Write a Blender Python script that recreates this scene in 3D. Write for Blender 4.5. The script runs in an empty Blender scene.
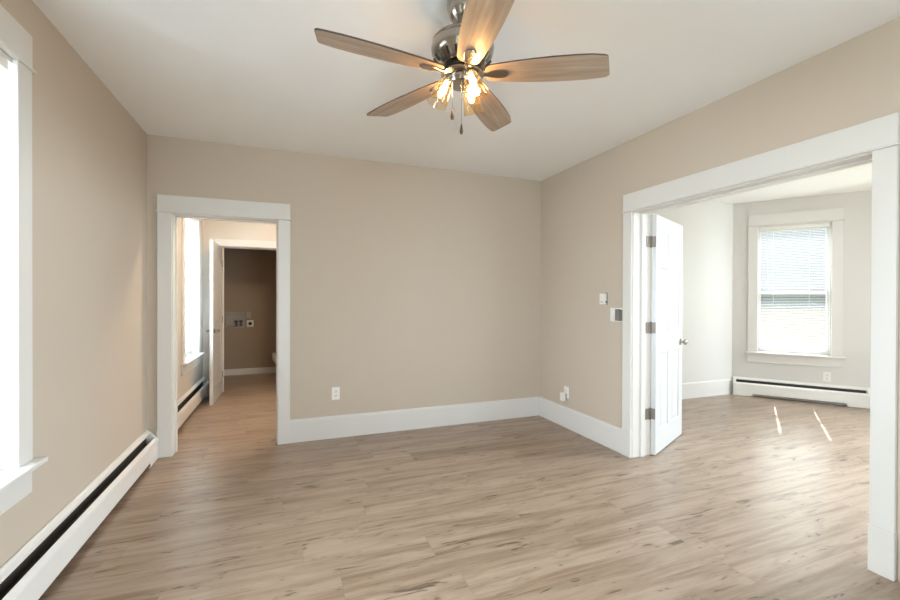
import bpy, bmesh, math, random
from mathutils import Vector, Matrix
random.seed(4)
SC = bpy.context.scene
COL = SC.collection
PI = math.pi
R = math.radians

# ------------------------------------------------------------------ camera
CAM_H = 1.3
YAW, PITCH, ROLL, FPX = .3665, -.005, .0033, 425.8
cam_d = bpy.data.cameras.new('camera')
cam = bpy.data.objects.new('camera', cam_d)
COL.objects.link(cam)
cam_d.sensor_width = 36
cam_d.lens = FPX / 900 * 36
cam_d.clip_start = .02
fw = Vector((math.sin(YAW) * math.cos(PITCH), math.cos(YAW) * math.cos(PITCH), math.sin(PITCH)))
rt = Vector((math.cos(YAW), -math.sin(YAW), 0))
up = rt.cross(fw)
rt2 = rt * math.cos(ROLL) + up * math.sin(ROLL)
up2 = -rt * math.sin(ROLL) + up * math.cos(ROLL)
m = Matrix((rt2, up2, -fw)).transposed().to_4x4()
m.translation = Vector((0, 0, CAM_H))
cam.matrix_world = m
SC.camera = cam

# ------------------------------------------------------------------ world, sun, exposure
w = bpy.data.worlds.new('world')
SC.world = w
w.use_nodes = True
bg = w.node_tree.nodes['Background']
bg.inputs[0].default_value = (.90, .95, 1, 1)
bg.inputs[1].default_value = 4.8

BAY_A = Vector((5.70, 4.07))
BAY_B = Vector((6.55, 2.90))
bay_u = (BAY_B - BAY_A).normalized()
SUN_AZ = R(33.8)
SUN_EL = R(48.5)
sd = bpy.data.lights.new('sun', 'SUN')
sd.energy = 20
sd.angle = R(.53)
sd.color = (1, .99, .97)
so = bpy.data.objects.new('sun', sd)
COL.objects.link(so)
sdir = Vector((math.cos(SUN_EL) * math.cos(SUN_AZ), math.cos(SUN_EL) * math.sin(SUN_AZ), math.sin(SUN_EL)))
so.rotation_euler = sdir.to_track_quat('Z', 'Y').to_euler()
so.location = (20, 13, 22)


def window_light(name, loc, ang, power, z=1.43, tilt=0.0, sx=.8, sz=1.75, col=(.785, .893, 1)):
    """daylight just outside a window; tilt > 0 is sky light coming down, < 0 is light thrown up off the ground"""
    l = bpy.data.lights.new(name, 'AREA')
    l.shape = 'RECTANGLE'
    l.size, l.size_y = sx, sz
    l.energy = power
    l.color = col
    o = bpy.data.objects.new(name, l)
    COL.objects.link(o)
    outward = Vector((-math.sin(ang), math.cos(ang), 0))
    o.location = Vector((loc[0], loc[1], z)) + outward * .5
    back = outward * math.cos(tilt) + Vector((0, 0, math.sin(tilt)))
    o.rotation_euler = back.to_track_quat('Z', 'Y').to_euler()
    return o


XL, XR, YB, ZC = -1.0445, 2.634, 4.063, 2.601      # front room
XR2 = 2.812                                          # far face of the right wall
YB2 = 4.223                                          # far face of the back wall
YH = 6.507                                           # hall end wall
YH2 = 6.63
YL = 7.92                                            # laundry back wall
YR = -1.75                                           # wall behind the camera
A_LEFT, A_BACK, A_RIGHT = PI / 2, 0.0, -PI / 2
A_BAY = math.atan2(bay_u.y, bay_u.x)
BAYC = BAY_A + bay_u * .661                          # centre of the bay window seen in the photo
BAY_C = Vector((6.55, -.25))
BAY_D = Vector((5.70, -1.42))
A_BAY2 = math.atan2((BAY_D - BAY_C).y, (BAY_D - BAY_C).x)
BAYC2 = (BAY_C + BAY_D) / 2

WINDOWS = {  # name: (centre x, centre y, angle, daylight power)
    'window_1': (XL, 1.888, A_LEFT, 185),
    'window_2': (XL, 5.731, A_LEFT, 92),
    'window_3': (BAYC.x, BAYC.y, A_BAY, 0),
    'window_4': (6.55, 2.05, A_RIGHT, 170),
    'window_5': (6.55, .60, A_RIGHT, 760),
    'window_6': (BAYC2.x, BAYC2.y, A_BAY2, 10),
    'window_7': (XL, -.6, A_LEFT, 15),
    'window_8': (.75, YR, PI, 145),
    'window_9': (4.7, YR, PI, 40),
}
DAYLIGHT = {  # height of the light and its tilt where it is not level
    'window_1': (1.25, R(-18)),
    'window_4': (2.25, R(52)), 'window_5': (2.15, R(40)),
    'window_7': (1.05, R(-30)), 'window_8': (1.0, R(-32)), 'window_9': (1.1, R(-22)),
}
for nm, (x, y, a, p) in WINDOWS.items():
    if p:
        window_light('daylight', (x, y), a, p, *DAYLIGHT.get(nm, (1.43, 0.0)))

vs = SC.view_settings
SC.display_settings.display_device = 'sRGB'
vs.view_transform = 'Standard'
vs.look = 'None'
vs.exposure = 0.45
vs.gamma = 1
vs.use_curve_mapping = False
SC.cycles.use_denoising = True
SC.cycles.max_bounces = 12
SC.cycles.diffuse_bounces = 8
SC.cycles.transparent_max_bounces = 24
SC.cycles.caustics_reflective = False
SC.cycles.caustics_refractive = False
SC.cycles.sample_clamp_indirect = 8


# ------------------------------------------------------------------ materials
def nt_mat(name):
    mt = bpy.data.materials.new(name)
    mt.use_nodes = True
    nt = mt.node_tree
    return mt, nt, nt.nodes['Principled BSDF']


def M(name, col, rough=.5, metal=0.0, var=.03, scale=8, bump=0.0, bscale=120, spec=.5):
    mt, nt, p = nt_mat(name)
    N, L = nt.nodes, nt.links
    tc = N.new('ShaderNodeTexCoord')
    nz = N.new('ShaderNodeTexNoise')
    nz.inputs['Scale'].default_value = scale
    nz.inputs['Detail'].default_value = 3
    L.new(tc.outputs['Object'], nz.inputs['Vector'])
    mx = N.new('ShaderNodeMix')
    mx.data_type = 'RGBA'
    a = [max(0, c * (1 - var)) for c in col]
    b = [min(1, c * (1 + var)) for c in col]
    mx.inputs[6].default_value = (*a, 1)
    mx.inputs[7].default_value = (*b, 1)
    L.new(nz.outputs['Fac'], mx.inputs[0])
    L.new(mx.outputs[2], p.inputs['Base Color'])
    p.inputs['Roughness'].default_value = rough
    p.inputs['Metallic'].default_value = metal
    p.inputs['Specular IOR Level'].default_value = spec
    if bump:
        n2 = N.new('ShaderNodeTexNoise')
        n2.inputs['Scale'].default_value = bscale
        n2.inputs['Detail'].default_value = 4.8
        L.new(tc.outputs['Object'], n2.inputs['Vector'])
        bp = N.new('ShaderNodeBump')
        bp.inputs['Strength'].default_value = bump
        bp.inputs['Distance'].default_value = .002
        L.new(n2.outputs['Fac'], bp.inputs['Height'])
        L.new(bp.outputs[0], p.inputs['Normal'])
    return mt


def mat_floor():
    mt, nt, p = nt_mat('vinyl_plank')
    N, L = nt.nodes, nt.links

    def math_(op, a, b=None, c=None):
        n = N.new('ShaderNodeMath')
        n.operation = op
        for i, v in enumerate((a, b, c)):
            if v is None:
                continue
            if isinstance(v, (int, float)):
                n.inputs[i].default_value = v
            else:
                L.new(v, n.inputs[i])
        return n.outputs[0]

    def comb(x, y, z):
        n = N.new('ShaderNodeCombineXYZ')
        for i, v in enumerate((x, y, z)):
            if isinstance(v, (int, float)):
                n.inputs[i].default_value = v
            else:
                L.new(v, n.inputs[i])
        return n.outputs[0]

    def white(v):
        n = N.new('ShaderNodeTexWhiteNoise')
        n.noise_dimensions = '3D'
        L.new(v, n.inputs['Vector'])
        return n.outputs['Value']

    def noise(v, sc, det=4, rough=.6, dist=0):
        n = N.new('ShaderNodeTexNoise')
        n.inputs['Scale'].default_value = sc
        n.inputs['Detail'].default_value = det
        n.inputs['Roughness'].default_value = rough
        n.inputs['Distortion'].default_value = dist
        L.new(v, n.inputs['Vector'])
        return n.outputs['Fac']

    def ramp(f, *stops):
        n = N.new('ShaderNodeValToRGB')
        cr = n.color_ramp
        while len(cr.elements) < len(stops):
            cr.elements.new(.5)
        for e, (pos, c) in zip(cr.elements, stops):
            e.position = pos
            e.color = (*c, 1) if len(c) == 3 else c
        L.new(f, n.inputs[0])
        return n.outputs[0]

    g = N.new('ShaderNodeNewGeometry')
    sp = N.new('ShaderNodeSeparateXYZ')
    L.new(g.outputs['Position'], sp.inputs[0])
    x, y = sp.outputs[0], sp.outputs[1]
    PW, PL = .178, 1.22
    ry = math_('DIVIDE', math_('ADD', y, 20.05), PW)
    row = math_('FLOOR', ry)
    off = math_('MULTIPLY', white(comb(row, 3.3, 1.7)), PL)
    cx = math_('DIVIDE', math_('ADD', math_('ADD', x, 20), off), PL)
    colm = math_('FLOOR', cx)
    pid = white(comb(row, colm, 5.1))
    pid2 = white(comb(row, colm, 9.4))
    shift = math_('MULTIPLY', pid, 37.0)
    # long grain, fine grain, broad cloud
    grain = noise(comb(math_('ADD', math_('MULTIPLY', x, 1.3), shift), math_('MULTIPLY', y, 19), shift), 1.0, 6, .60, .5)
    fine = noise(comb(math_('ADD', math_('MULTIPLY', x, 5), shift), math_('MULTIPLY', y, 130), shift), 1.0, 3, .6)
    base = ramp(pid2, (0, (.320, .232, .167)), (.5, (.346, .254, .186)), (1, (.371, .276, .205)))
    gcol = ramp(grain, (.30, (.58, .51, .45)), (.43, (.83, .79, .75)), (.53, (1.0, 1.0, 1.0)), (.72, (1.16, 1.18, 1.20)))
    mul = N.new('ShaderNodeMix')
    mul.data_type = 'RGBA'
    mul.blend_type = 'MULTIPLY'
    mul.inputs[0].default_value = 1
    L.new(base, mul.inputs[6])
    L.new(gcol, mul.inputs[7])
    fcol = ramp(fine, (.3, (.88, .87, .86)), (.7, (1.06, 1.06, 1.06)))
    mul2 = N.new('ShaderNodeMix')
    mul2.data_type = 'RGBA'
    mul2.blend_type = 'MULTIPLY'
    mul2.inputs[0].default_value = 1
    L.new(mul.outputs[2], mul2.inputs[6])
    L.new(fcol, mul2.inputs[7])
    # knots: sparse short dark flecks, stretched along the plank
    kn = noise(comb(math_('ADD', math_('MULTIPLY', x, 4.2), shift), math_('MULTIPLY', y, 19), shift), 1.0, 3, .6, .8)
    kmask = ramp(kn, (.632, (0, 0, 0)), (.70, (1, 1, 1)))
    mx = N.new('ShaderNodeMix')
    mx.data_type = 'RGBA'
    L.new(math_('MULTIPLY', kmask, .85), mx.inputs[0])
    L.new(mul2.outputs[2], mx.inputs[6])
    mx.inputs[7].default_value = (.085, .055, .035, 1)
    halo = ramp(kn, (.50, (0, 0, 0)), (.66, (1, 1, 1)))
    mh = N.new('ShaderNodeMix')
    mh.data_type = 'RGBA'
    L.new(math_('MULTIPLY', halo, .40), mh.inputs[0])
    L.new(mul2.outputs[2], mh.inputs[6])
    mh.inputs[7].default_value = (.185, .122, .080, 1)
    L.new(mh.outputs[2], mx.inputs[6])
    k2 = noise(comb(math_('ADD', math_('MULTIPLY', x, 11), shift), math_('MULTIPLY', y, 52), shift), 1.0, 2, .5, .4)
    k2m = math_('MULTIPLY', ramp(k2, (.668, (0, 0, 0)), (.715, (1, 1, 1))), ramp(kn, (.46, (0, 0, 0)), (.56, (1, 1, 1))))
    mk = N.new('ShaderNodeMix')
    mk.data_type = 'RGBA'
    L.new(math_('MULTIPLY', k2m, .8), mk.inputs[0])
    L.new(mx.outputs[2], mk.inputs[6])
    mk.inputs[7].default_value = (.075, .048, .030, 1)
    # seams
    fy = math_('FRACT', ry)
    fx = math_('FRACT', cx)
    ey = math_('MULTIPLY', math_('MINIMUM', fy, math_('SUBTRACT', 1, fy)), PW)
    ex = math_('MULTIPLY', math_('MINIMUM', fx, math_('SUBTRACT', 1, fx)), PL)
    seam = math_('LESS_THAN', math_('MINIMUM', ey, ex), .0011)
    mx2 = N.new('ShaderNodeMix')
    mx2.data_type = 'RGBA'
    L.new(math_('MULTIPLY', seam, .35), mx2.inputs[0])
    L.new(mk.outputs[2], mx2.inputs[6])
    mx2.inputs[7].default_value = (.10, .07, .05, 1)
    L.new(mx2.outputs[2], p.inputs['Base Color'])
    rr = math_('ADD', math_('MULTIPLY', grain, .14), .26)
    L.new(rr, p.inputs['Roughness'])
    p.inputs['Specular IOR Level'].default_value = .65
    bp = N.new('ShaderNodeBump')
    bp.inputs['Strength'].default_value = .12
    bp.inputs['Distance'].default_value = .002
    L.new(fine, bp.inputs['Height'])
    L.new(bp.outputs[0], p.inputs['Normal'])
    return mt


def mat_wood(name, c1, c2, c3, rough=.4):
    """straight grain running along local X"""
    mt, nt, p = nt_mat(name)
    N, L = nt.nodes, nt.links
    tc = N.new('ShaderNodeTexCoord')
    mp = N.new('ShaderNodeMapping')
    mp.inputs['Scale'].default_value = (3, 42, 10)
    L.new(tc.outputs['Object'], mp.inputs[0])
    nz = N.new('ShaderNodeTexNoise')
    nz.inputs['Scale'].default_value = 1
    nz.inputs['Detail'].default_value = 4.8
    nz.inputs['Distortion'].default_value = .5
    L.new(mp.outputs[0], nz.inputs['Vector'])
    cr = N.new('ShaderNodeValToRGB')
    cr.color_ramp.elements.new(.5)
    for e, (q, c) in zip(cr.color_ramp.elements, ((.28, c1), (.5, c2), (.72, c3))):
        e.position = q
        e.color = (*c, 1)
    L.new(nz.outputs['Fac'], cr.inputs[0])
    L.new(cr.outputs[0], p.inputs['Base Color'])
    p.inputs['Roughness'].default_value = rough
    return mt


def mat_glass(name, tint=(1, 1, 1), base=.04, seeded=0.0):
    """thin clear glass: straight-through plus a fresnel reflection"""
    mt = bpy.data.materials.new(name)
    mt.use_nodes = True
    nt = mt.node_tree
    N, L = nt.nodes, nt.links
    for n in list(N):
        N.remove(n)
    out = N.new('ShaderNodeOutputMaterial')
    tr = N.new('ShaderNodeBsdfTransparent')
    tr.inputs[0].default_value = (*tint, 1)
    gl = N.new('ShaderNodeBsdfGlossy')
    gl.inputs['Roughness'].default_value = .03
    fr = N.new('ShaderNodeFresnel')
    ge = N.new('ShaderNodeNewGeometry')
    mr = N.new('ShaderNodeMapRange')          # same index from both sides of the thin sheet
    mr.inputs['To Min'].default_value = 1.45
    mr.inputs['To Max'].default_value = 1 / 1.45
    L.new(ge.outputs['Backfacing'], mr.inputs['Value'])
    L.new(mr.outputs[0], fr.inputs[0])
    mx = N.new('ShaderNodeMixShader')
    L.new(fr.outputs[0], mx.inputs[0])
    L.new(tr.outputs[0], mx.inputs[1])
    L.new(gl.outputs[0], mx.inputs[2])
    last = mx.outputs[0]
    if seeded:
        tc = N.new('ShaderNodeTexCoord')
        nz = N.new('ShaderNodeTexNoise')
        nz.inputs['Scale'].default_value = 90
        L.new(tc.outputs['Object'], nz.inputs['Vector'])
        bp = N.new('ShaderNodeBump')
        bp.inputs['Strength'].default_value = .15
        bp.inputs['Distance'].default_value = .003
        L.new(nz.outputs['Fac'], bp.inputs['Height'])
        L.new(bp.outputs[0], gl.inputs['Normal'])
        L.new(bp.outputs[0], fr.inputs['Normal'])
        tl = N.new('ShaderNodeBsdfTranslucent')
        tl.inputs[0].default_value = (.95, .9, .82, 1)
        m2 = N.new('ShaderNodeMixShader')
        m2.inputs[0].default_value = seeded
        L.new(last, m2.inputs[1])
        L.new(tl.outputs[0], m2.inputs[2])
        last = m2.outputs[0]
    L.new(last, out.inputs[0])
    return mt


def mat_emit(name, col, strength):
    mt, nt, p = nt_mat(name)
    p.inputs['Base Color'].default_value = (1, .9, .7, 1)
    p.inputs['Emission Color'].default_value = (*col, 1)
    p.inputs['Emission Strength'].default_value = strength
    return mt


def mat_blind():
    mt = bpy.data.materials.new('blind_slat_white')
    mt.use_nodes = True
    nt = mt.node_tree
    N, L = nt.nodes, nt.links
    p = N['Principled BSDF']
    p.inputs['Base Color'].default_value = (.86, .87, .88, 1)
    p.inputs['Roughness'].default_value = .5
    tl = N.new('ShaderNodeBsdfTranslucent')
    tl.inputs[0].default_value = (.85, .86, .87, 1)
    mx = N.new('ShaderNodeMixShader')
    mx.inputs[0].default_value = .3
    L.new(p.outputs[0], mx.inputs[1])
    L.new(tl.outputs[0], mx.inputs[2])
    L.new(mx.outputs[0], N['Material Output'].inputs[0])
    return mt


m_wall = M('greige_wall_paint', (.545, .467, .384), .62, var=.015, scale=1.5, bump=.05, bscale=220, spec=.35)
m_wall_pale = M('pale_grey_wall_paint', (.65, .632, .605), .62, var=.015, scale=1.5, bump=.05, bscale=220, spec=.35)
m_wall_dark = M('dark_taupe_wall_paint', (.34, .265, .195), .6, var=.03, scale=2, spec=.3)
m_hall = M('pale_hall_wall_paint', (.62, .57, .51), .6, var=.015, scale=1.5, spec=.35)
m_ceil = M('ceiling_white', (.89, .888, .885), .8, var=.015, scale=2, spec=.2)
m_trim = M('trim_white_paint', (.69, .672, .645), .38, var=.012, scale=3)
m_door = M('door_white_paint', (.56, .56, .562), .35, var=.01, scale=3)
m_heat = M('heater_white_enamel', (.76, .74, .71), .38, var=.02, scale=6)
m_dark = M('heater_dark_fins', (.035, .028, .022), .6, var=.3, scale=30)
m_floor = mat_floor()
m_blade = mat_wood('weathered_oak_blade', (.26, .195, .145), (.36, .275, .205), (.46, .36, .275))
m_blade_edge = M('blade_dark_edge', (.06, .04, .028), .5)
m_nickel = M('brushed_nickel', (.40, .36, .32), .20, 1.0, var=.06, scale=20)
m_nickel_dark = M('dark_gap_metal', (.05, .045, .04), .4, .6)
m_bronze = M('bronze_pull', (.09, .055, .03), .4, .5)
m_hinge = M('satin_hinge_metal', (.20, .17, .145), .45, .6, var=.15, scale=60)
m_glass = mat_glass('window_glass', (.97, .99, .98))
m_shade = mat_glass('seeded_shade_glass', (.96, .89, .78), seeded=.008)  # clear glass; the amber tint paints in the bulbs' warm light
m_bulb = mat_emit('warm_bulb', (1, .62, .27), 150)
m_dome = mat_emit('lit_opal_dome', (1, .80, .58), 95)
m_blind = mat_blind()
m_cord = M('blind_cord', (.85, .85, .84), .7)
m_plast = M('white_plastic', (.80, .78, .75), .4, var=.01)
m_slot = M('dark_slot', (.03, .028, .026), .5)
m_grey = M('grey_control_face', (.19, .18, .165), .45)
m_valve = M('dark_red_valve', (.07, .025, .02), .4)
m_boxp = M('laundry_box_plastic', (.42, .38, .34), .5)
m_porc = M('porcelain', (.82, .80, .77), .12, var=.005)
m_fence = M('cedar_fence', (.17, .145, .125), .8, var=.2, scale=6)
m_siding = M('grey_siding', (.09, .097, .107), .8, var=.05)
m_roof = M('grey_shingle', (.045, .048, .053), .9, var=.2, scale=12)
m_ground = M('lawn_ground', (.20, .22, .12), .95, var=.2, scale=3)
m_ext = M('exterior_paint', (.6, .6, .58), .7)


# ------------------------------------------------------------------ mesh helpers
class MB:
    def __init__(self):
        self.v, self.f, self.mi, self.mats = [], [], [], []
        self.cur = 0

    def box(self, x0, x1, y0, y1, z0, z1):
        b = len(self.v)
        for z in (z0, z1):
            self.v += [(x0, y0, z), (x1, y0, z), (x1, y1, z), (x0, y1, z)]
        for q in ((3, 2, 1, 0), (4, 5, 6, 7), (0, 1, 5, 4), (1, 2, 6, 5), (2, 3, 7, 6), (3, 0, 4, 7)):
            self.add(tuple(b + i for i in q))
        return self

    def add(self, q):
        self.f.append(q)
        self.mi.append(self.cur)

    def prism(self, prof, x0, x1, axis='x'):
        """closed profile of (a, z) extruded along an axis; a is y for axis x"""
        n, b = len(prof), len(self.v)
        for t in (x0, x1):
            for (a, z) in prof:
                self.v.append((t, a, z) if axis == 'x' else ((a, t, z) if axis == 'y' else (a, z, t)))
        for i in range(n):
            j = (i + 1) % n
            self.add((b + i, b + j, b + n + j, b + n + i))
        self.add(tuple(b + i for i in range(n - 1, -1, -1)))
        self.add(tuple(b + n + i for i in range(n)))
        return self

    def lathe(self, prof, c=(0, 0, 0), n=32, mat=None, caps=True, wob=None):
        """profile of (r, z) about local z; mat is an optional 4x4"""
        b = len(self.v)
        for k, (r, z) in enumerate(prof):
            for i in range(n):
                a = 2 * PI * i / n
                rr = r * (1 + (wob(a, z) if wob else 0))
                p = Vector((rr * math.cos(a), rr * math.sin(a), z))
                p = (mat @ p) if mat else p
                self.v.append((p.x + c[0], p.y + c[1], p.z + c[2]))
        for k in range(len(prof) - 1):
            for i in range(n):
                j = (i + 1) % n
                self.add((b + k * n + i, b + k * n + j, b + (k + 1) * n + j, b + (k + 1) * n + i))
        if caps:
            if prof[0][0] > 1e-4:
                self.add(tuple(b + i for i in range(n - 1, -1, -1)))
            if prof[-1][0] > 1e-4:
                q = b + (len(prof) - 1) * n
                self.add(tuple(q + i for i in range(n)))
        return self

    def tube(self, pts, r, n=10):
        pts = [Vector(p) for p in pts]
        b = len(self.v)
        prev = None
        for k, p in enumerate(pts):
            t = (pts[min(k + 1, len(pts) - 1)] - pts[max(k - 1, 0)]).normalized()
            if prev is None:
                a = t.cross(Vector((0, 0, 1)))
                if a.length < 1e-3:
                    a = t.cross(Vector((1, 0, 0)))
                a.normalize()
            else:
                a = (prev - t * prev.dot(t)).normalized()
            prev = a
            c = t.cross(a)
            rr = r[k] if isinstance(r, (list, tuple)) else r
            for i in range(n):
                th = 2 * PI * i / n
                q = p + a * (rr * math.cos(th)) + c * (rr * math.sin(th))
                self.v.append(tuple(q))
        for k in range(len(pts) - 1):
            for i in range(n):
                j = (i + 1) % n
                self.add((b + k * n + i, b + k * n + j, b + (k + 1) * n + j, b + (k + 1) * n + i))
        self.add(tuple(b + i for i in range(n - 1, -1, -1)))
        q = b + (len(pts) - 1) * n
        self.add(tuple(q + i for i in range(n)))
        return self

    def plate(self, outline, z0, z1, mat=None):
        """closed 2D outline (x, y) given a thickness"""
        n, b = len(outline), len(self.v)
        for z in (z0, z1):
            for (x, y) in outline:
                p = Vector((x, y, z))
                p = (mat @ p) if mat else p
                self.v.append(tuple(p))
        for i in range(n):
            j = (i + 1) % n
            self.add((b + i, b + j, b + n + j, b + n + i))
        self.add(tuple(b + i for i in range(n - 1, -1, -1)))
        self.add(tuple(b + n + i for i in range(n)))
        return self

    def build(self, name, mat, parent=None, bevel=0, smooth=False, loc=None, rot=None):
        me = bpy.data.meshes.new(name)
        me.from_pydata(self.v, [], self.f)
        mats = mat if isinstance(mat, (list, tuple)) else [mat]
        for q in mats:
            me.materials.append(q)
        for p, i in zip(me.polygons, self.mi):
            p.material_index = i
        bm = bmesh.new()
        bm.from_mesh(me)
        bmesh.ops.remove_doubles(bm, verts=bm.verts, dist=1e-6)
        bmesh.ops.recalc_face_normals(bm, faces=bm.faces)
        bm.to_mesh(me)
        bm.free()
        o = bpy.data.objects.new(name, me)
        COL.objects.link(o)
        if parent:
            o.parent = parent
        if loc:
            o.location = loc
        if rot:
            o.rotation_euler = rot
        if smooth:
            for p in me.polygons:
                p.use_smooth = True
            me.set_sharp_from_angle(angle=R(38))
        if bevel:
            b = o.modifiers.new('bevel', 'BEVEL')
            b.width = bevel
            b.segments = 2
            b.limit_method = 'ANGLE'
            b.angle_limit = R(40)
        return o


def tag(o, label, cat, kind=None, group=None):
    o['label'] = label
    o['category'] = cat
    if kind:
        o['kind'] = kind
    if group:
        o['group'] = group
    return o


def empty(name, loc, rz, label, cat, kind=None, group=None):
    o = bpy.data.objects.new(name, None)
    COL.objects.link(o)
    o.location = loc
    o.rotation_euler = (0, 0, rz)
    o.empty_display_size = .1
    return tag(o, label, cat, kind, group)


def wall(name, p0, ang, length, thick, holes, mat, label, z0=0.0, z1=ZC, back=None, parent=None):
    """wall from p0 along ang; inner face on local y=0, body towards +y; holes are (u0, u1, z0, z1)"""
    us = sorted({0, length, *[h[0] for h in holes], *[h[1] for h in holes]})
    mb = MB()
    for a, b in zip(us[:-1], us[1:]):
        mid = (a + b) / 2
        hs = sorted([(h[2], h[3]) for h in holes if h[0] < mid < h[1]])
        z = z0
        for (h0, h1) in hs:
            if h0 > z + 1e-6:
                mb.box(a, b, 0, thick, z, h0)
            z = h1
        if z1 > z + 1e-6:
            mb.box(a, b, 0, thick, z, z1)
    # drop faces shared by neighbouring boxes so the wall is one clean shell
    o = mb.build(name, mat if not back else [mat, back], loc=(p0[0], p0[1], 0), rot=(0, 0, ang))
    if back:
        for p in o.data.polygons:
            if p.normal.y > .5:
                p.material_index = 1
    return tag(o, label, 'wall', 'structure')


# ------------------------------------------------------------------ shell
PLAN = [(-1.24, -1.95), (5.9, -1.95), (5.9, -1.50), (6.75, -.33), (6.75, 2.97), (5.93, 4.10), (5.93, 4.24), (1.40, 4.24), (1.40, 8.1), (-1.24, 8.1)]
fl = MB().plate(PLAN, -.12, 0).build('floor', m_floor)
tag(fl, 'light oak vinyl plank floor running through all the rooms', 'floor', 'structure')
ce = MB().plate(PLAN, ZC, ZC + .14).build('ceiling', m_ceil)
tag(ce, 'flat off-white ceiling above the rooms', 'ceiling', 'structure')

WH = (.39, .575, 2.262)          # window hole half width, bottom, top


def whole(cu):
    return (cu - WH[0], cu + WH[0], WH[1], WH[2])


wall('wall_left', (XL, YR - .18), A_LEFT, YB + .08 - YR + .18, .18,
     [whole(1.888 - YR + .18), whole(-.6 - YR + .18)], m_wall,
     'long greige outer wall on the left with the near window and heater')
wall('wall_hall_left', (XL, YB + .08), A_LEFT, YL + .15 - YB - .08, .18,
     [whole(5.731 - YB - .08)], m_hall, 'pale outer wall of the hall under its window')
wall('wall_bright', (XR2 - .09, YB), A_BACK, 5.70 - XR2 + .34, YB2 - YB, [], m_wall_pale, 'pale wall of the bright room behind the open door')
wall('wall_back', (XL, YB), A_BACK, XR2 - .09 - XL, YB2 - YB,
     [(-.885 - XL, -.058 - XL, 0, 1.992)], m_wall, 'greige wall facing the camera with the narrow doorway', back=m_hall)
wall('wall_right', (XR, YB), A_RIGHT, YB - YR, XR2 - XR, [(YB - 2.718, YB - 1.171, 0, 2.018)], m_wall,
     'greige wall on the right pierced by the wide opening', back=m_wall_pale)
wall('wall_rear', (5.70, YR), PI, 5.70 - XL, .18, [whole(5.70 - .75), whole(5.70 - 4.7)], m_wall, 'greige wall behind the viewpoint')
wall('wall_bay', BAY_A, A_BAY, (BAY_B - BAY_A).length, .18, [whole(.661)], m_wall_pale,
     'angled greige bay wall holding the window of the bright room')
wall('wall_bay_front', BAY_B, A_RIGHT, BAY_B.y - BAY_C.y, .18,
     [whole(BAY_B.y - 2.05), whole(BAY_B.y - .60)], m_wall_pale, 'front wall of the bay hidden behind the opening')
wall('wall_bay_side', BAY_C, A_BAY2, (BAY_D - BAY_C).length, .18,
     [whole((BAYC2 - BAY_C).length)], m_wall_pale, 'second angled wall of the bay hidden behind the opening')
wall('wall_corner', (5.70, -1.42), A_RIGHT, .5, .18, [], m_wall_pale, 'short wall closing the bright room near the viewpoint')
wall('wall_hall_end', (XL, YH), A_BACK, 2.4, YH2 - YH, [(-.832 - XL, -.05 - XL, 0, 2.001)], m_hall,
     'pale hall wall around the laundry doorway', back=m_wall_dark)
wall('wall_hall_side', (1.25, YH), A_RIGHT, YH - YB2, .12, [], m_hall, 'pale wall on the right side of the hall')
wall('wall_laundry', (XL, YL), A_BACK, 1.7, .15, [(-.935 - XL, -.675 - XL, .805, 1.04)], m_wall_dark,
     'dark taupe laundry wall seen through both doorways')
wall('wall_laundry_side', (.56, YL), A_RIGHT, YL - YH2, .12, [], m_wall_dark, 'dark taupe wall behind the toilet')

# ------------------------------------------------------------------ baseboards
BB = [(0, 0), (-.016, 0), (-.016, .185), (-.013, .196), (-.006, .203), (0, .205)]


def baseboard(name, p0, ang, length, label, h=1.0):
    o = MB().prism([(a, z * h) for a, z in BB], 0, length).build(name, m_trim, loc=(p0[0], p0[1], 0), rot=(0, 0, ang))
    return tag(o, label, 'baseboard', 'structure')


baseboard('baseboard_back', (.031, YB), 0, XR - .031 - .0165, 'tall white baseboard along the back wall')
baseboard('baseboard_right', (XR, YB), A_RIGHT, YB - 2.795, 'tall white baseboard between the corner and the wide opening')
baseboard('baseboard_bay', (XR2, YB), 0, 5.70 - XR2 - .005, 'white baseboard behind the open white door')
baseboard('baseboard_laundry', (XL, YL), 0, 1.60, 'white baseboard along the dark laundry wall', .5)
baseboard('baseboard_hall', (XL + .08, YH), 0, .08, 'short white baseboard beside the laundry door', .6)
baseboard('baseboard_near', (XR, 1.07), A_RIGHT, 1.07 - YR, 'white baseboard on the near side of the wide opening')


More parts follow.
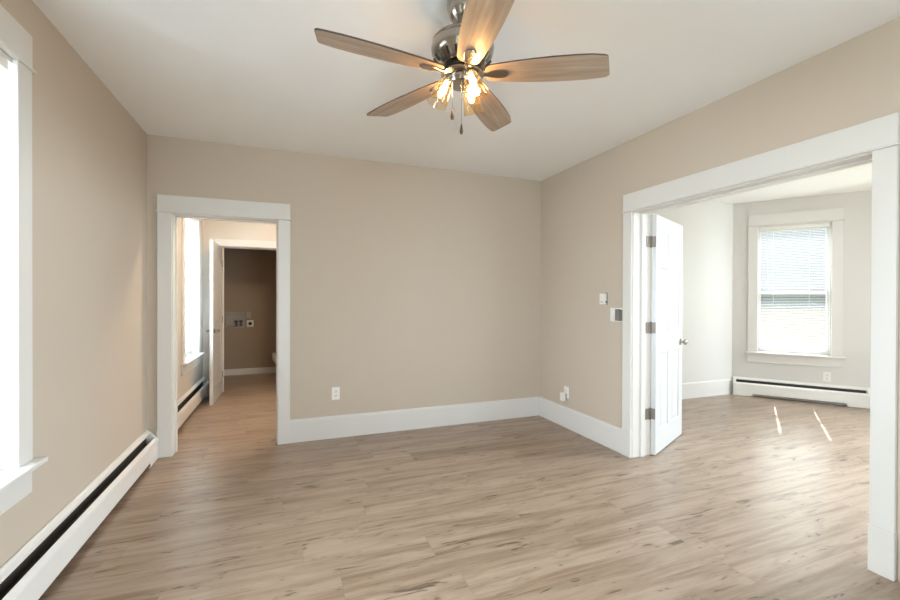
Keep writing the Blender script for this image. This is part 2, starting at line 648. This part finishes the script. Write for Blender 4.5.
# ------------------------------------------------------------------ door casings
def casing(name, loc, ang, u0, u1, ztop, thick, label, cw=.102, both=True, head=.142):
    """cased opening; local x along wall, wall face at y=0, wall body to +y; opening u0..u1"""
    t = empty(name, loc, ang, label, 'door casing', 'structure')
    j = .018
    jm = MB()
    jm.box(u0, u0 + j, -.002, thick + .002, 0, ztop)
    jm.box(u1 - j, u1, -.002, thick + .002, 0, ztop)
    jm.box(u0, u1, -.002, thick + .002, ztop - j, ztop)
    jm.build('door_jamb', m_trim, t, bevel=.002)
    st = MB()
    sm = thick * .55
    st.box(u0 + j, u0 + j + .011, sm - .018, sm + .018, 0, ztop - j)
    st.box(u1 - j - .011, u1 - j, sm - .018, sm + .018, 0, ztop - j)
    st.box(u0 + j, u1 - j, sm - .018, sm + .018, ztop - j - .011, ztop - j)
    st.build('door_stop', m_trim, t, bevel=.002)
    rev = .006
    for side, (ya, s) in enumerate(((0, -1), (thick, 1))[:2 if both else 1]):
        for (e0, e1) in ((u0 + j - rev - cw, u0 + j - rev), (u1 - j + rev, u1 - j + rev + cw)):
            lg = MB()
            lg.box(e0, e1, *sorted((ya, ya + s * .020)), .222, ztop - .012)
            lg.build('casing_leg', m_trim, t, bevel=.003)
            pl = MB()
            pl.box(e0 - .003, e1 + .002, *sorted((ya, ya + s * .024)), 0, .222)
            pl.build('plinth_block', m_trim, t, bevel=.003)
        e0, e1 = u0 + j - rev - cw, u1 - j + rev + cw
        hd = MB()
        z0 = ztop - .012
        hd.prism([(ya, z0), (ya + s * .026, z0), (ya + s * .030, z0 + .005), (ya + s * .026, z0 + .010), (ya, z0 + .010)],
                 e0 - .010, e1 + .010)
        hd.box(e0, e1, *sorted((ya, ya + s * .021)), z0 + .010, z0 + .010 + head)
        hd.build('head_casing', m_trim, t, bevel=.002)
    return t


casing('trim_1', (0, YB, 0), 0, -.885, -.058, 1.994, YB2 - YB, 'white casing of the narrow doorway to the hall', cw=.1, head=.134)
casing('trim_2', (XR, 0, 0), A_RIGHT, -2.718, -1.171, 2.02, XR2 - XR, 'wide white casing of the opening to the bright room', cw=.092, head=.140)
casing('trim_3', (0, YH, 0), 0, -.832, -.05, 2.003, YH2 - YH, 'white casing around the laundry doorway', cw=.085, head=.085)


# ------------------------------------------------------------------ windows and blinds
def window(name, loc, ang, label):
    t = empty(name, (loc[0], loc[1], 0), ang, label, 'window', 'structure')
    hw, zb, zt = WH
    T = .18
    # lining of the opening
    l = MB()
    l.box(-hw, -hw + .014, -.001, T, zb, zt).box(hw - .014, hw, -.001, T, zb, zt)
    l.box(-hw, hw, -.001, T, zt - .014, zt).box(-hw, hw, .045, T + .03, zb - .02, zb + .02)
    # inner stops
    l.box(-hw + .014, -hw + .028, .040, .062, zb, zt).box(hw - .028, hw - .014, .040, .062, zb, zt)
    l.build('window_frame', m_trim, t, bevel=.0015)
    for (a, b) in ((-.478, -.372), (.372, .478)):
        c = MB().box(a, b, -.020, 0, .594, 2.268)
        c.build('side_casing', m_trim, t, bevel=.003)
    h = MB()
    h.prism([(0, 2.268), (-.026, 2.268), (-.031, 2.273), (-.026, 2.279), (0, 2.279)], -.490, .490)
    h.box(-.478, .478, -.021, 0, 2.279, 2.419)
    h.build('head_casing', m_trim, t, bevel=.002)
    s = MB().box(-.505, .505, -.062, .045, .572, .594)
    s.build('window_stool', m_trim, t, bevel=.005)
    a = MB().box(-.478, .478, -.018, 0, .455, .572)
    a.build('apron', m_trim, t, bevel=.003)
    gw = hw - .014

    def sash(nm, y0, y1, z0, z1, rb, rtp):
        q = MB()
        q.box(-gw, -gw + .042, y0, y1, z0, z1).box(gw - .042, gw, y0, y1, z0, z1)
        q.box(-gw + .042, gw - .042, y0, y1, z0, z0 + rb).box(-gw + .042, gw - .042, y0, y1, z1 - rtp, z1)
        o = q.build(nm, m_door, t, bevel=.002)
        MB().box(-gw + .040, gw - .040, (y0 + y1) / 2 - .002, (y0 + y1) / 2 + .002, z0 + rb - .002, z1 - rtp + .002
                 ).build('pane', m_glass, o)
        return o
    lo = sash('lower_sash', .066, .098, .596, 1.40, .060, .036)
    sash('upper_sash', .102, .134, 1.364, 2.248, .036, .05)
    lk = MB().box(-.035, .035, .055, .066, 1.385, 1.40)
    lk.build('sash_lock', m_trim, lo, bevel=.003)
    return t


def blind(loc, ang, label, tilt=R(4), wand=-.27):
    t = empty('window_blind', (loc[0], loc[1], .60), ang, label, 'window blind', group='white horizontal window blinds')
    W = .352
    yc = .016
    MB().box(-W, W, yc - .016, yc + .016, 1.606, 1.646).build('headrail', m_plast, t, bevel=.003)
    s = MB()
    segs = [(-W + .004, -.209), (-.197, .156), (.168, W - .004)]
    pitch = .0205
    n = 74
    z = 1.590
    for k in range(n):
        for (a, b) in segs:
            ca, sa = math.cos(tilt), math.sin(tilt)
            pr = []
            for (d, e) in ((-.0125, 0), (-.006, .0013), (0, .0018), (.006, .0013), (.0125, 0)):
                pr.append((yc + d * ca - e * sa, z + d * sa + e * ca))
            bot = [(p[0], p[1] - .0005) for p in reversed(pr)]
            s.prism(pr + bot, a, b)
        z -= pitch
    s.build('slats', m_blind, t)
    MB().box(-W, W, yc - .013, yc + .013, z - .006, z + .010).build('bottom_rail', m_plast, t, bevel=.003)
    for u in (-.203, .162):
        c = MB()
        for d in (-.0135, .0135):
            c.tube([(u, yc + d, z), (u, yc + d, 1.61)], .0009, 5)
        c.build('ladder_cord', m_cord, t)
    MB().tube([(wand, yc - .022, 1.61), (wand, yc - .024, 1.3), (wand - .004, yc - .024, .85)], .004, 8).build('tilt_wand', m_plast, t)
    return t


WLAB = {
    'window_1': 'white framed window on the left wall at the picture edge',
    'window_2': 'white framed hall window glimpsed through the narrow doorway',
    'window_3': 'white framed sash window in the angled bay wall',
    'window_4': 'unseen bay front window farther from the viewpoint',
    'window_5': 'unseen bay front window nearer the viewpoint',
    'window_6': 'unseen window in the second angled bay wall',
    'window_7': 'unseen window on the left wall behind the viewpoint',
    'window_8': 'unseen window in the wall behind the viewpoint',
    'window_9': 'unseen window in the near wall of the bright room',
}
BLAB = {
    'window_1': 'white horizontal blind filling the near left window',
    'window_2': 'white blind in the hall window beyond the narrow doorway',
    'window_3': 'white horizontal blind with open slats in the bay window',
}
for nm, (x, y, a, p) in WINDOWS.items():
    window(nm, (x, y), a, WLAB[nm])
    if nm in BLAB:
        blind((x, y), a, BLAB[nm], R(20) if nm == 'window_1' else R(3))


# ------------------------------------------------------------------ baseboard heaters
def heater(loc, ang, L, label, foot=.18):
    """local x along the wall, wall at y=0, heater body on -y side; centred"""
    t = empty('baseboard_heater', (loc[0], loc[1], 0), ang, label, 'baseboard heater', group='white baseboard heaters')
    a, b = -L / 2, L / 2
    k = .0025
    bp = [(-.001, .02), (-.001, .238), (-.006, .241), (-.012, .238), (-.016, .230), (-.030, .222), (-.032, .209), (-.029, .209), (-.027, .219), (-.014, .226), (-.010, .234), (-.007, .234), (-.007, .02)]
    MB().prism(bp, a + .03, b - .03).build('back_panel', m_heat, t)
    fc = [(-.070, .042), (-.079, .036), (-.082, .040), (-.082, .152), (-.079, .162), (-.062, .178), (-.060, .176), (-.0765, .160), (-.0795, .151), (-.0795, .042)]
    MB().prism(fc, a + .03, b - .03).build('front_cover', m_heat, t)
    el = MB()
    el.box(a + .04, b - .04, -.066, -.012, .070, .140)
    el.box(a + .04, b - .04, -.012, -.0075, .02, .205)
    el.build('heating_element', m_dark, t)
    for (x0, x1, i) in ((a, a + .035, 0), (b - .035, b, 1)):
        cp = [(-.001, 0), (-.001, .241), (-.010, .243), (-.018, .233), (-.034, .223), (-.066, .180), (-.082, .164), (-.0845, .155), (-.0845, .010), (-.080, 0)]
        MB().prism(cp, x0, x1).build('end_cap', m_heat, t, bevel=.003)
    for (x0, x1) in ((a + .035, a + .035 + foot), (b - .035 - foot, b - .035)):
        MB().prism([(-.070, .004), (-.0832, .004), (-.0834, .050), (-.0822, .050), (-.0805, .012), (-.070, .012)], x0, x1).build('foot_bracket', m_heat, t)
    return t


heater((XL, (-1.0 + 4.034) / 2), A_LEFT, 5.034, 'long white baseboard heater under the near left window')
heater((XL, (4.27 + 6.47) / 2), A_LEFT, 2.2, 'white baseboard heater under the hall window')
hb = BAY_A + bay_u * (.02 + 1.37 / 2)
heater((hb.x, hb.y), A_BAY, 1.37, 'white baseboard heater under the bay window')


# ------------------------------------------------------------------ doors
def raised(mb, u0, u1, z0, z1, t, arch=0.0):
    """a recessed field with a raised centre on both faces of a slab 0..t (local y)"""
    for (f, s) in ((0, 1), (t, -1)):
        d = .008
        ring = [(0, 0.0), (.010, d), (.022, d), (.048, .002)]
        def outl(ins):
            if not arch:
                return [(u0 + ins, z0 + ins), (u1 - ins, z0 + ins), (u1 - ins, z1 - ins), (u0 + ins, z1 - ins)]
            o = [(u0 + ins, z0 + ins), (u1 - ins, z0 + ins)]
            n = 10
            for i in range(n + 1):
                q = i / n
                uu = (u1 - ins) + ((u0 + ins) - (u1 - ins)) * q
                o.append((uu, z1 - ins * .999 - .004 - arch + arch * math.sin(PI * q)))
            return o
        if arch:
            o0 = outl(0)
            b = len(mb.v)
            for (u, z) in o0[2:]:
                mb.v += [(u, f, z), (u, f, z1)]
            for i in range(len(o0) - 3):
                mb.add((b + 2 * i, b + 2 * i + 2, b + 2 * i + 3, b + 2 * i + 1))
        loops = []
        for (ins, dep) in ring:
            b = len(mb.v)
            ol = outl(ins)
            for (u, z) in ol:
                mb.v.append((u, f + s * dep, z))
            loops.append((b, len(ol)))
        for (b0, n), (b1, _) in zip(loops[:-1], loops[1:]):
            for i in range(n):
                j = (i + 1) % n
                mb.add((b0 + i, b0 + j, b1 + j, b1 + i))
        mb.add(tuple(loops[-1][0] + i for i in range(loops[-1][1])))


def door_slab(W, H, t, panels, z0=.008):
    """solid slab with holes in both faces filled by raised panels; local x 0..W, y 0..t"""
    us = sorted({0, W, *[p[0] for p in panels], *[p[1] for p in panels]})
    zs = sorted({z0, H, *[p[2] for p in panels], *[p[3] for p in panels]})
    mb = MB()
    for a, b in zip(us[:-1], us[1:]):
        for c, d in zip(zs[:-1], zs[1:]):
            mu, mz = (a + b) / 2, (c + d) / 2
            if any(p[0] < mu < p[1] and p[2] < mz < p[3] for p in panels):
                continue
            for y in (0, t):
                q = len(mb.v)
                mb.v += [(a, y, c), (b, y, c), (b, y, d), (a, y, d)]
                mb.add((q, q + 1, q + 2, q + 3))
    for p in panels:
        raised(mb, p[0], p[1], p[2], p[3], t, p[4] if len(p) > 4 else 0)
    # rim, split at the same points as the faces
    for c, d in zip(zs[:-1], zs[1:]):
        for u in (0, W):
            q = len(mb.v)
            mb.v += [(u, 0, c), (u, t, c), (u, t, d), (u, 0, d)]
            mb.add((q, q + 1, q + 2, q + 3))
    for a, b in zip(us[:-1], us[1:]):
        for z in (z0, H):
            q = len(mb.v)
            mb.v += [(a, 0, z), (b, 0, z), (b, t, z), (a, t, z)]
            mb.add((q, q + 1, q + 2, q + 3))
    return mb


# six-panel door: pivots on the left jamb of the wide opening, standing open into the bright room
DT = .036
d_ang = R(26.0)
d6 = empty('door_1', (2.824, 2.697, 0), d_ang, 'white six-panel door standing open in the wide opening', 'door', 'structure')
W6 = .765
cols6 = ((.108, .335), (.430, .657))
rows6 = ((.192, .838), (1.004, 1.562), (1.667, 1.873))
pan = [(c[0], c[1], r[0], r[1]) for c in cols6 for r in rows6]
sl = door_slab(W6, 1.992, DT, pan).build('door_slab', m_door, d6)
sl.location = (.004, -DT, 0)


def knob_set(parent, u, z, t, mat):
    k = MB()
    mt = Matrix.Rotation(PI / 2, 4, 'X')          # local z -> -y
    k.lathe([(0.0, .056), (.016, .055), (.0255, .047), (.027, .040), (.0235, .031), (.012, .024), (.010, .012), (.012, .006), (.030, .005), (.032, 0)],
            (u, 0, z), 24, mt)
    mt2 = Matrix.Rotation(-PI / 2, 4, 'X')
    k.lathe([(0.0, .056), (.016, .055), (.0255, .047), (.027, .040), (.0235, .031), (.012, .024), (.010, .012), (.012, .006), (.030, .005), (.032, 0)],
            (u, t, z), 24, mt2)
    return k.build('door_knob', mat, parent, smooth=True)


kn = knob_set(d6, .704, .893, DT, m_nickel)
kn.location = (.004, -DT, 0)
for z in (1.770, 1.058, .345):
    h = MB()
    h.tube([(-.006, .006, z - .047), (-.006, .006, z + .047)], .0075, 12)
    h.tube([(-.006, .006, z - .052), (-.006, .006, z + .052)], .0045, 8)
    h.box(.0012, .0040, -DT + .003, .004, z - .045, z + .045)     # leaf on the door edge
    q = h.build('hinge', m_hinge, d6, bevel=.001)
    # leaf on the jamb, in world axes
    lf = MB().box(2.768, 2.818, 2.6955, 2.6995, z - .045, z + .045)
    o = lf.build('hinge_leaf', m_hinge, q, bevel=.001)
    o.matrix_parent_inverse = (Matrix.Translation(d6.location) @ Matrix.Rotation(d_ang, 4, 'Z')).inverted()
    for dz in (-.03, 0, .03):
        pass

# laundry door: two panels, hinged on the far doorway, open towards the viewer
d_ang2 = math.atan2(-.735, -.006)
d2 = empty('door_2', (-.812, 6.492, 0), d_ang2, 'white two-panel laundry door standing open into the hall', 'door', 'structure')
W2 = .735
mbd = door_slab(W2, 1.978, DT, [(.10, W2 - .10, .21, .86), (.10, W2 - .10, .99, 1.84, .10)])
o = mbd.build('door_slab', m_door, d2)
o.location = (0, -DT, 0)
# local +y is towards -x side or +x side of the hall: place slab so the seen face is on the +x side
lv = MB()
for (f, s) in ((0, -1), (DT, 1)):
    mt = Matrix.Rotation(PI / 2 if s < 0 else -PI / 2, 4, 'X')
    lv.lathe([(0.0, .050), (.010, .050), (.010, .008), (.029, .007), (.031, 0)], (W2 - .065, f, .895), 20, mt)
    lv.tube([(W2 - .065, f + s * .045, .895), (W2 - .115, f + s * .048, .897), (W2 - .175, f + s * .044, .892)], [.010, .009, .007], 10)
lv.build('lever_handle', m_nickel, d2, smooth=True).location = (0, -DT, 0)
for z in (.25, 1.0, 1.75):
    MB().tube([(-.005, .0, z - .045), (-.005, .0, z + .045)], .006, 10).build('hinge', m_hinge, d2)


# ------------------------------------------------------------------ ceiling fan
FX, FY = .7076, 1.7026
fan = empty('ceiling_fan', (FX, FY, ZC), 0, 'nickel ceiling fan with five oak blades and three lit glass shades', 'ceiling fan')
ZB = 2.265 - ZC                          # blade plane, local
cp = MB().lathe([(.069, 0), (.070, -.008), (.066, -.014), (.066, -.030), (.069, -.036), (.068, -.060), (.058, -.092), (.040, -.115), (.024, -.126), (.020, -.132)], n=40)
cp.build('canopy', m_nickel, fan, smooth=True)
MB().lathe([(.0135, -.10), (.0135, -.205)], n=20).build('downrod', m_nickel, fan, smooth=True)
mo = MB().lathe([(.016, ZB + .195), (.026, ZB + .190), (.030, ZB + .172), (.060, ZB + .166), (.098, ZB + .157), (.122, ZB + .145), (.131, ZB + .135),
                 (.132, ZB + .129), (.128, ZB + .125), (.134, ZB + .120), (.136, ZB + .108), (.132, ZB + .085), (.118, ZB + .055), (.098, ZB + .034), (.086, ZB + .026)], n=56)
mo_o = mo.build('motor_housing', m_nickel, fan, smooth=True)
# cooling vents round the bowl
for k in range(20):
    vt = MB()
    a = 2 * PI * k / 20
    c, s = math.cos(a), math.sin(a)
    p0 = Vector((.1235 * c, .1235 * s, ZB + .062))
    p1 = Vector((.1045 * c, .1045 * s, ZB + .038))
    vt.tube([p0, p1], .005, 6)
    vt.build('vent_slot', m_nickel_dark, mo_o)
MB().lathe([(.080, ZB + .027), (.084, ZB + .020), (.084, ZB + .008), (.070, ZB + .004)], n=48).build('flywheel', m_nickel_dark, fan, smooth=True)
MB().lathe([(.050, ZB + .004), (.086, ZB + .001), (.092, ZB - .004), (.091, ZB - .010), (.080, ZB - .014), (.056, ZB - .015)], n=48).build('trim_ring', m_nickel, fan, smooth=True)
sh = MB().lathe([(.058, ZB - .014), (.062, ZB - .018), (.062, ZB - .040), (.058, ZB - .046), (.040, ZB - .049), (.012, ZB - .050), (.008, ZB - .055), (0, ZB - .056)], n=40)
sh.build('switch_housing', m_nickel, fan, smooth=True)


def blade_outline():
    st = [(.098, .026), (.104, .038), (.118, .046), (.17, .054), (.22, .060), (.30, .067), (.38, .0715), (.46, .073), (.53, .0715), (.595, .065)]
    top = [(r, h) for r, h in st]
    tip = [(.614, .061), (.622, .053), (.623, .043)]
    tipb = [(.599, -.045), (.594, -.056), (.584, -.0625)]
    bot = [(r, -h) for r, h in reversed(st[:-1])]
    return top + tip + tipb + bot


PITCH_B = R(-11.5)
first = None
for k in range(5):
    a = R((-174.6, -101.5, -27.8, 46.0, 115.6)[k])
    if first is None:
        bl = MB()
        bl.plate(blade_outline(), -.0035, .0035)
        b = bl.build('blade', [m_blade, m_blade_edge], fan)
        for p in b.data.polygons:
            if abs(p.normal.z) < .5:
                p.material_index = 1
        ir = MB()
        ir.plate([(.070, .013), (.095, .010), (.108, .011), (.125, .019), (.150, .024), (.172, .0245), (.188, .020), (.196, .011), (.198, 0),
                  (.196, -.011), (.188, -.020), (.172, -.0245), (.150, -.024), (.125, -.019), (.108, -.011), (.095, -.010), (.070, -.013)], -.0105, -.0037)
        irn = ir.build('blade_iron', m_nickel, b, bevel=.0025)
        irn['label'] = 'nickel blade bracket'
        first = (b, irn)
    else:
        b = first[0].copy()
        COL.objects.link(b)
        b.parent = fan
        c = first[1].copy()
        COL.objects.link(c)
        c.parent = b
    b.location = (0, 0, ZB)
    b.rotation_euler = (Matrix.Rotation(a, 3, 'Z') @ Matrix.Rotation(PITCH_B, 3, 'X')).to_euler()

# three lamps with bell glass shades
TILT = R(25)
for k in range(3):
    az = R(159 + 120 * k)
    root = Vector((.058, 0, 2.252 - ZC))
    frame = Matrix.Rotation(az, 4, 'Z') @ Matrix.Translation(root) @ Matrix.Rotation(PI - TILT, 4, 'Y')
    # local z of frame now points down and outwards
    ho = MB()
    armp = [Matrix.Rotation(az, 4, 'Z') @ Vector(q) for q in ((.040, 0, ZB - .040), (.052, 0, ZB - .032), (.058, 0, ZB - .024), tuple(root + Vector((.006, 0, -.012))))]
    ho.tube(armp, .0075, 10)
    ho.lathe([(.008, -.006), (.018, -.004), (.0225, .004), (.0235, .020), (.021, .024), (.016, .026)], (0, 0, 0), 24, frame)
    h = ho.build('lamp_holder', m_nickel, fan, smooth=True)
    gs = MB()
    prof = [(.0225, .010), (.026, .018), (.0315, .032), (.0355, .055), (.0390, .080), (.0435, .105), (.0480, .128)]
    inner = [(r - .0018, z) for r, z in reversed(prof)]
    gs.lathe(prof + inner, (0, 0, 0), 32, frame, caps=False)
    gs.build('glass_shade', m_shade, h, smooth=True)
    bu = MB()
    bu.lathe([(.008, .026), (.0085, .036), (.0120, .050), (.0140, .060), (.0126, .071), (.007, .079), (0, .082)], (0, 0, 0), 20, frame)
    bu.build('bulb', m_bulb, h, smooth=True)

for (dx, dy, z0, z1) in ((.655 - FX, 1.714 - FY - .028, 2.250, 2.096), (.686 - FX, 1.702 - FY - .042, 2.215, 2.030)):
    v = Vector((dx, dy, 0))
    c = MB()
    zz = z0 - ZC
    n = 46
    c.tube([(dx, dy, z0 - ZC), (dx, dy, z1 - ZC)], .0011, 6)
    ch = c.build('pull_chain', m_nickel, fan)
    zt = z1 - ZC
    f = MB().lathe([(.001, zt + .002), (.0035, zt - .002), (.0045, zt - .012), (.0075, zt - .026), (.0078, zt - .032), (.005, zt - .040), (0, zt - .042)], (dx, dy, 0), 14)
    f.build('pull_fob', m_bronze, ch, smooth=True)


# hall ceiling lamp, above the doorway's head as seen from the front room
hl = empty('ceiling_lamp', (.25, 4.85, ZC), 0, 'lit flush dome lamp on the hall ceiling beyond the narrow doorway', 'ceiling lamp')
MB().lathe([(.165, 0), (.168, -.012), (.160, -.022), (.150, -.024)], n=40).build('lamp_base', m_nickel, hl, smooth=True)
MB().lathe([(.150, -.0245), (.146, -.050), (.125, -.080), (.080, -.105), (.030, -.115), (0, -.116)], n=40).build('dome_shade', m_dome, hl, smooth=True)


# ------------------------------------------------------------------ wall fittings
def outlet(loc, ang, label, group='duplex outlets'):
    t = empty('electrical_outlet', loc, ang, label, 'electrical outlet', group=group)
    MB().box(-.036, .036, -.006, -.0005, -.0585, .0585).build('cover_plate', m_plast, t, bevel=.003)
    for dz in (.0195, -.0195):
        r = MB().box(-.017, .017, -.0085, -.006, dz - .0145, dz + .0145).build('receptacle', m_plast, t, bevel=.002)
        s = MB()
        s.box(-.0085, -.0055, -.0092, -.0084, dz - .002, dz + .008)
        s.box(.0055, .0085, -.0092, -.0084, dz - .002, dz + .008)
        s.box(-.003, .003, -.0092, -.0084, dz - .011, dz - .006)
        s.build('slots', m_slot, r)
    return t


outlet((.427, YB, .411), 0, 'white duplex outlet on the back wall above the baseboard')
outlet((XR, 3.575, .352), A_RIGHT, 'white duplex outlet on the right wall with a plug-in unit')
ob = BAY_A + bay_u * .996
outlet((ob.x, ob.y, .333), A_BAY, 'white outlet below the bay window and above its heater')

pg = empty('plug_in_unit', (XR, 3.585, .318), A_RIGHT, 'small white plug-in unit pushed into the right wall outlet', 'plug-in unit')
MB().box(-.024, .024, -.058, -.020, -.048, .032).build('case', m_plast, pg, bevel=.006)
MB().box(-.017, .019, -.020, -.0093, -.040, .026).build('base', m_grey, pg, bevel=.002)

th = empty('thermostat', (XR, 3.036, 1.296), A_RIGHT, 'small white thermostat box on the right wall above the switch', 'thermostat')
MB().box(-.036, .036, -.026, -.006, -.050, .050).build('case', m_plast, th, bevel=.004)
MB().box(-.039, .039, -.006, 0, -.053, .053).build('base_plate', m_grey, th, bevel=.001)
MB().box(-.020, .008, -.0275, -.0258, -.031, -.025).build('slider', m_grey, th)
MB().box(.030, .0375, -.020, -.010, -.035, -.020).build('dial', m_slot, th)

sw = empty('light_switch', (XR, 2.882, 1.160), A_RIGHT, 'white switch plate with a grey control beside the wide opening', 'light switch')
MB().box(-.075, .072, -.007, 0, -.0585, .0585).build('cover_plate', m_plast, sw, bevel=.003)
MB().prism([(-.007, -.033), (-.012, -.030), (-.008, .030), (-.007, .033)], -.050, -.018).build('rocker', m_plast, sw, bevel=.001)
q = MB().box(-.004, .048, -.020, -.007, -.050, .050).build('control_face', m_grey, sw, bevel=.003)
q['label'] = 'dark grey control panel'
q = MB().box(.056, .070, -.018, -.007, -.050, .046).build('side_strip', m_grey, sw, bevel=.002)

# laundry wall fittings
lb = empty('washer_outlet_box', (-.805, YL, .922), 0, 'recessed washer hookup box with two dark valves on the dark wall', 'washer box')
f = MB()
f.box(-.146, -.128, -.008, -.0005, -.132, .132).box(.128, .146, -.008, -.0005, -.132, .132)
f.box(-.128, .128, -.008, -.0005, -.132, -.115).box(-.128, .128, -.008, -.0005, .116, .132)
f.build('frame', m_boxp, lb, bevel=.002)
f = MB()
f.box(-.128, -.124, 0, .085, -.115, .116).box(.124, .128, 0, .085, -.115, .116)
f.box(-.124, .124, 0, .085, -.115, -.111).box(-.124, .124, 0, .085, .112, .116).box(-.124, .124, .081, .085, -.111, .112)
f.build('recess', m_boxp, lb)
for u in (.018, .088):
    v = MB()
    v.tube([(u, .035, -.108), (u, .035, -.03)], .011, 12)
    v.tube([(u, .035, -.045), (u, .002, -.045)], .012, 12)
    v.box(u - .026, u + .026, .020, .050, -.036, -.014)
    v.build('valve', m_valve, lb, bevel=.002)
pl = empty('blank_plate', (-.595, YL, 1.0), 0, 'small tan cover plate above the dryer outlet', 'cover plate')
MB().box(-.038, .038, -.006, 0, -.058, .058).build('cover_plate', m_boxp, pl, bevel=.003)
MB().box(-.016, .016, -.009, -.006, -.033, .033).build('rocker', m_boxp, pl, bevel=.002)
dr = empty('dryer_outlet', (-.572, YL, .856), 0, 'square white dryer outlet with a black round socket', 'dryer outlet')
MB().box(-.052, .052, -.007, 0, -.058, .058).build('cover_plate', m_porc, dr, bevel=.003)
mt = Matrix.Rotation(PI / 2, 4, 'X')
MB().lathe([(.0, .014), (.024, .014), (.027, .011), (.027, 0)], (0, -.007, 0), 24, mt).build('socket', m_slot, dr, smooth=True)

# toilet (its bowl shows past the doorway), facing left, tank to the right wall
to = empty('toilet', (.08, 7.30, 0), 0, 'white toilet just showing past the right side of the doorway', 'toilet')


def oval(cx, rx, ry, z, n=28):
    return [(cx + rx * math.cos(2 * PI * i / n), ry * math.sin(2 * PI * i / n), z) for i in range(n)]


def loft(rings, name, mat, parent):
    mb = MB()
    n = len(rings[0])
    for r in rings:
        mb.v += r
    for k in range(len(rings) - 1):
        for i in range(n):
            j = (i + 1) % n
            mb.add((k * n + i, k * n + j, (k + 1) * n + j, (k + 1) * n + i))
    mb.add(tuple(range(n - 1, -1, -1)))
    mb.add(tuple((len(rings) - 1) * n + i for i in range(n)))
    return mb.build(name, mat, parent, smooth=True)


loft([oval(.06, .25, .105, 0), oval(.06, .245, .10, .03), oval(.06, .215, .088, .10), oval(.04, .22, .095, .18), oval(.00, .255, .13, .25),
      oval(-.03, .262, .165, .32), oval(-.035, .262, .178, .37), oval(-.035, .262, .180, .385)], 'bowl', m_porc, to)
loft([oval(-.03, .265, .184, .386), oval(-.03, .268, .186, .393), oval(-.03, .266, .184, .402)], 'seat', m_porc, to)
loft([oval(-.03, .262, .182, .403), oval(-.03, .265, .184, .410), oval(-.03, .25, .170, .422)], 'lid', m_porc, to)
MB().box(.255, .455, -.21, .21, .36, .72).build('tank', m_porc, to, bevel=.02)
MB().box(.245, .462, -.22, .22, .7205, .755).build('tank_lid', m_porc, to, bevel=.01)

# ------------------------------------------------------------------ outside
gr = MB().box(-30, 40, -30, 40, -.85, -.75).build('ground', m_ground)
tag(gr, 'grassy yard outside the windows', 'ground', 'structure')
view = Vector((.866, .5, 0))
side = Vector((.5, -.866, 0))
fc = empty('wooden_fence', Vector((0, 0, -.75)) + view * 12.0, math.atan2(side.y, side.x), 'tan board fence outside below the bay window view', 'fence')
fb = MB()
for k in range(60):
    x = -4.5 + k * .15
    fb.box(x, x + .143, -.010, .010, 0.03, 1.82)
fb.build('boards', m_fence, fc)
rl = MB()
for z in (.35, 1.5):
    rl.box(-4.5, 4.5, .012, .05, z, z + .09)
rl.build('rails', m_fence, fc)
for k in range(5):
    MB().box(-4.5 + k * 2.2, -4.4 + k * 2.2, .05, .14, 0, 1.75).build('post', m_fence, fc)
hs = empty('neighbour_house', Vector((0, 0, -.75)) + view * 18 + side * .35, math.atan2(side.y, side.x), 'grey neighbouring house outside beyond the fence', 'house')
MB().box(-1.5, 3.2, 0, 6, 0, 2.5).build('wall', m_siding, hs)
ridge = MB().prism([(-.3, 2.35), (3.0, 5.0), (6.3, 2.35), (6.3, 2.25), (3.0, 4.88), (-.3, 2.25)], -1.7, 3.6)
ridge.build('roof', m_roof, hs)
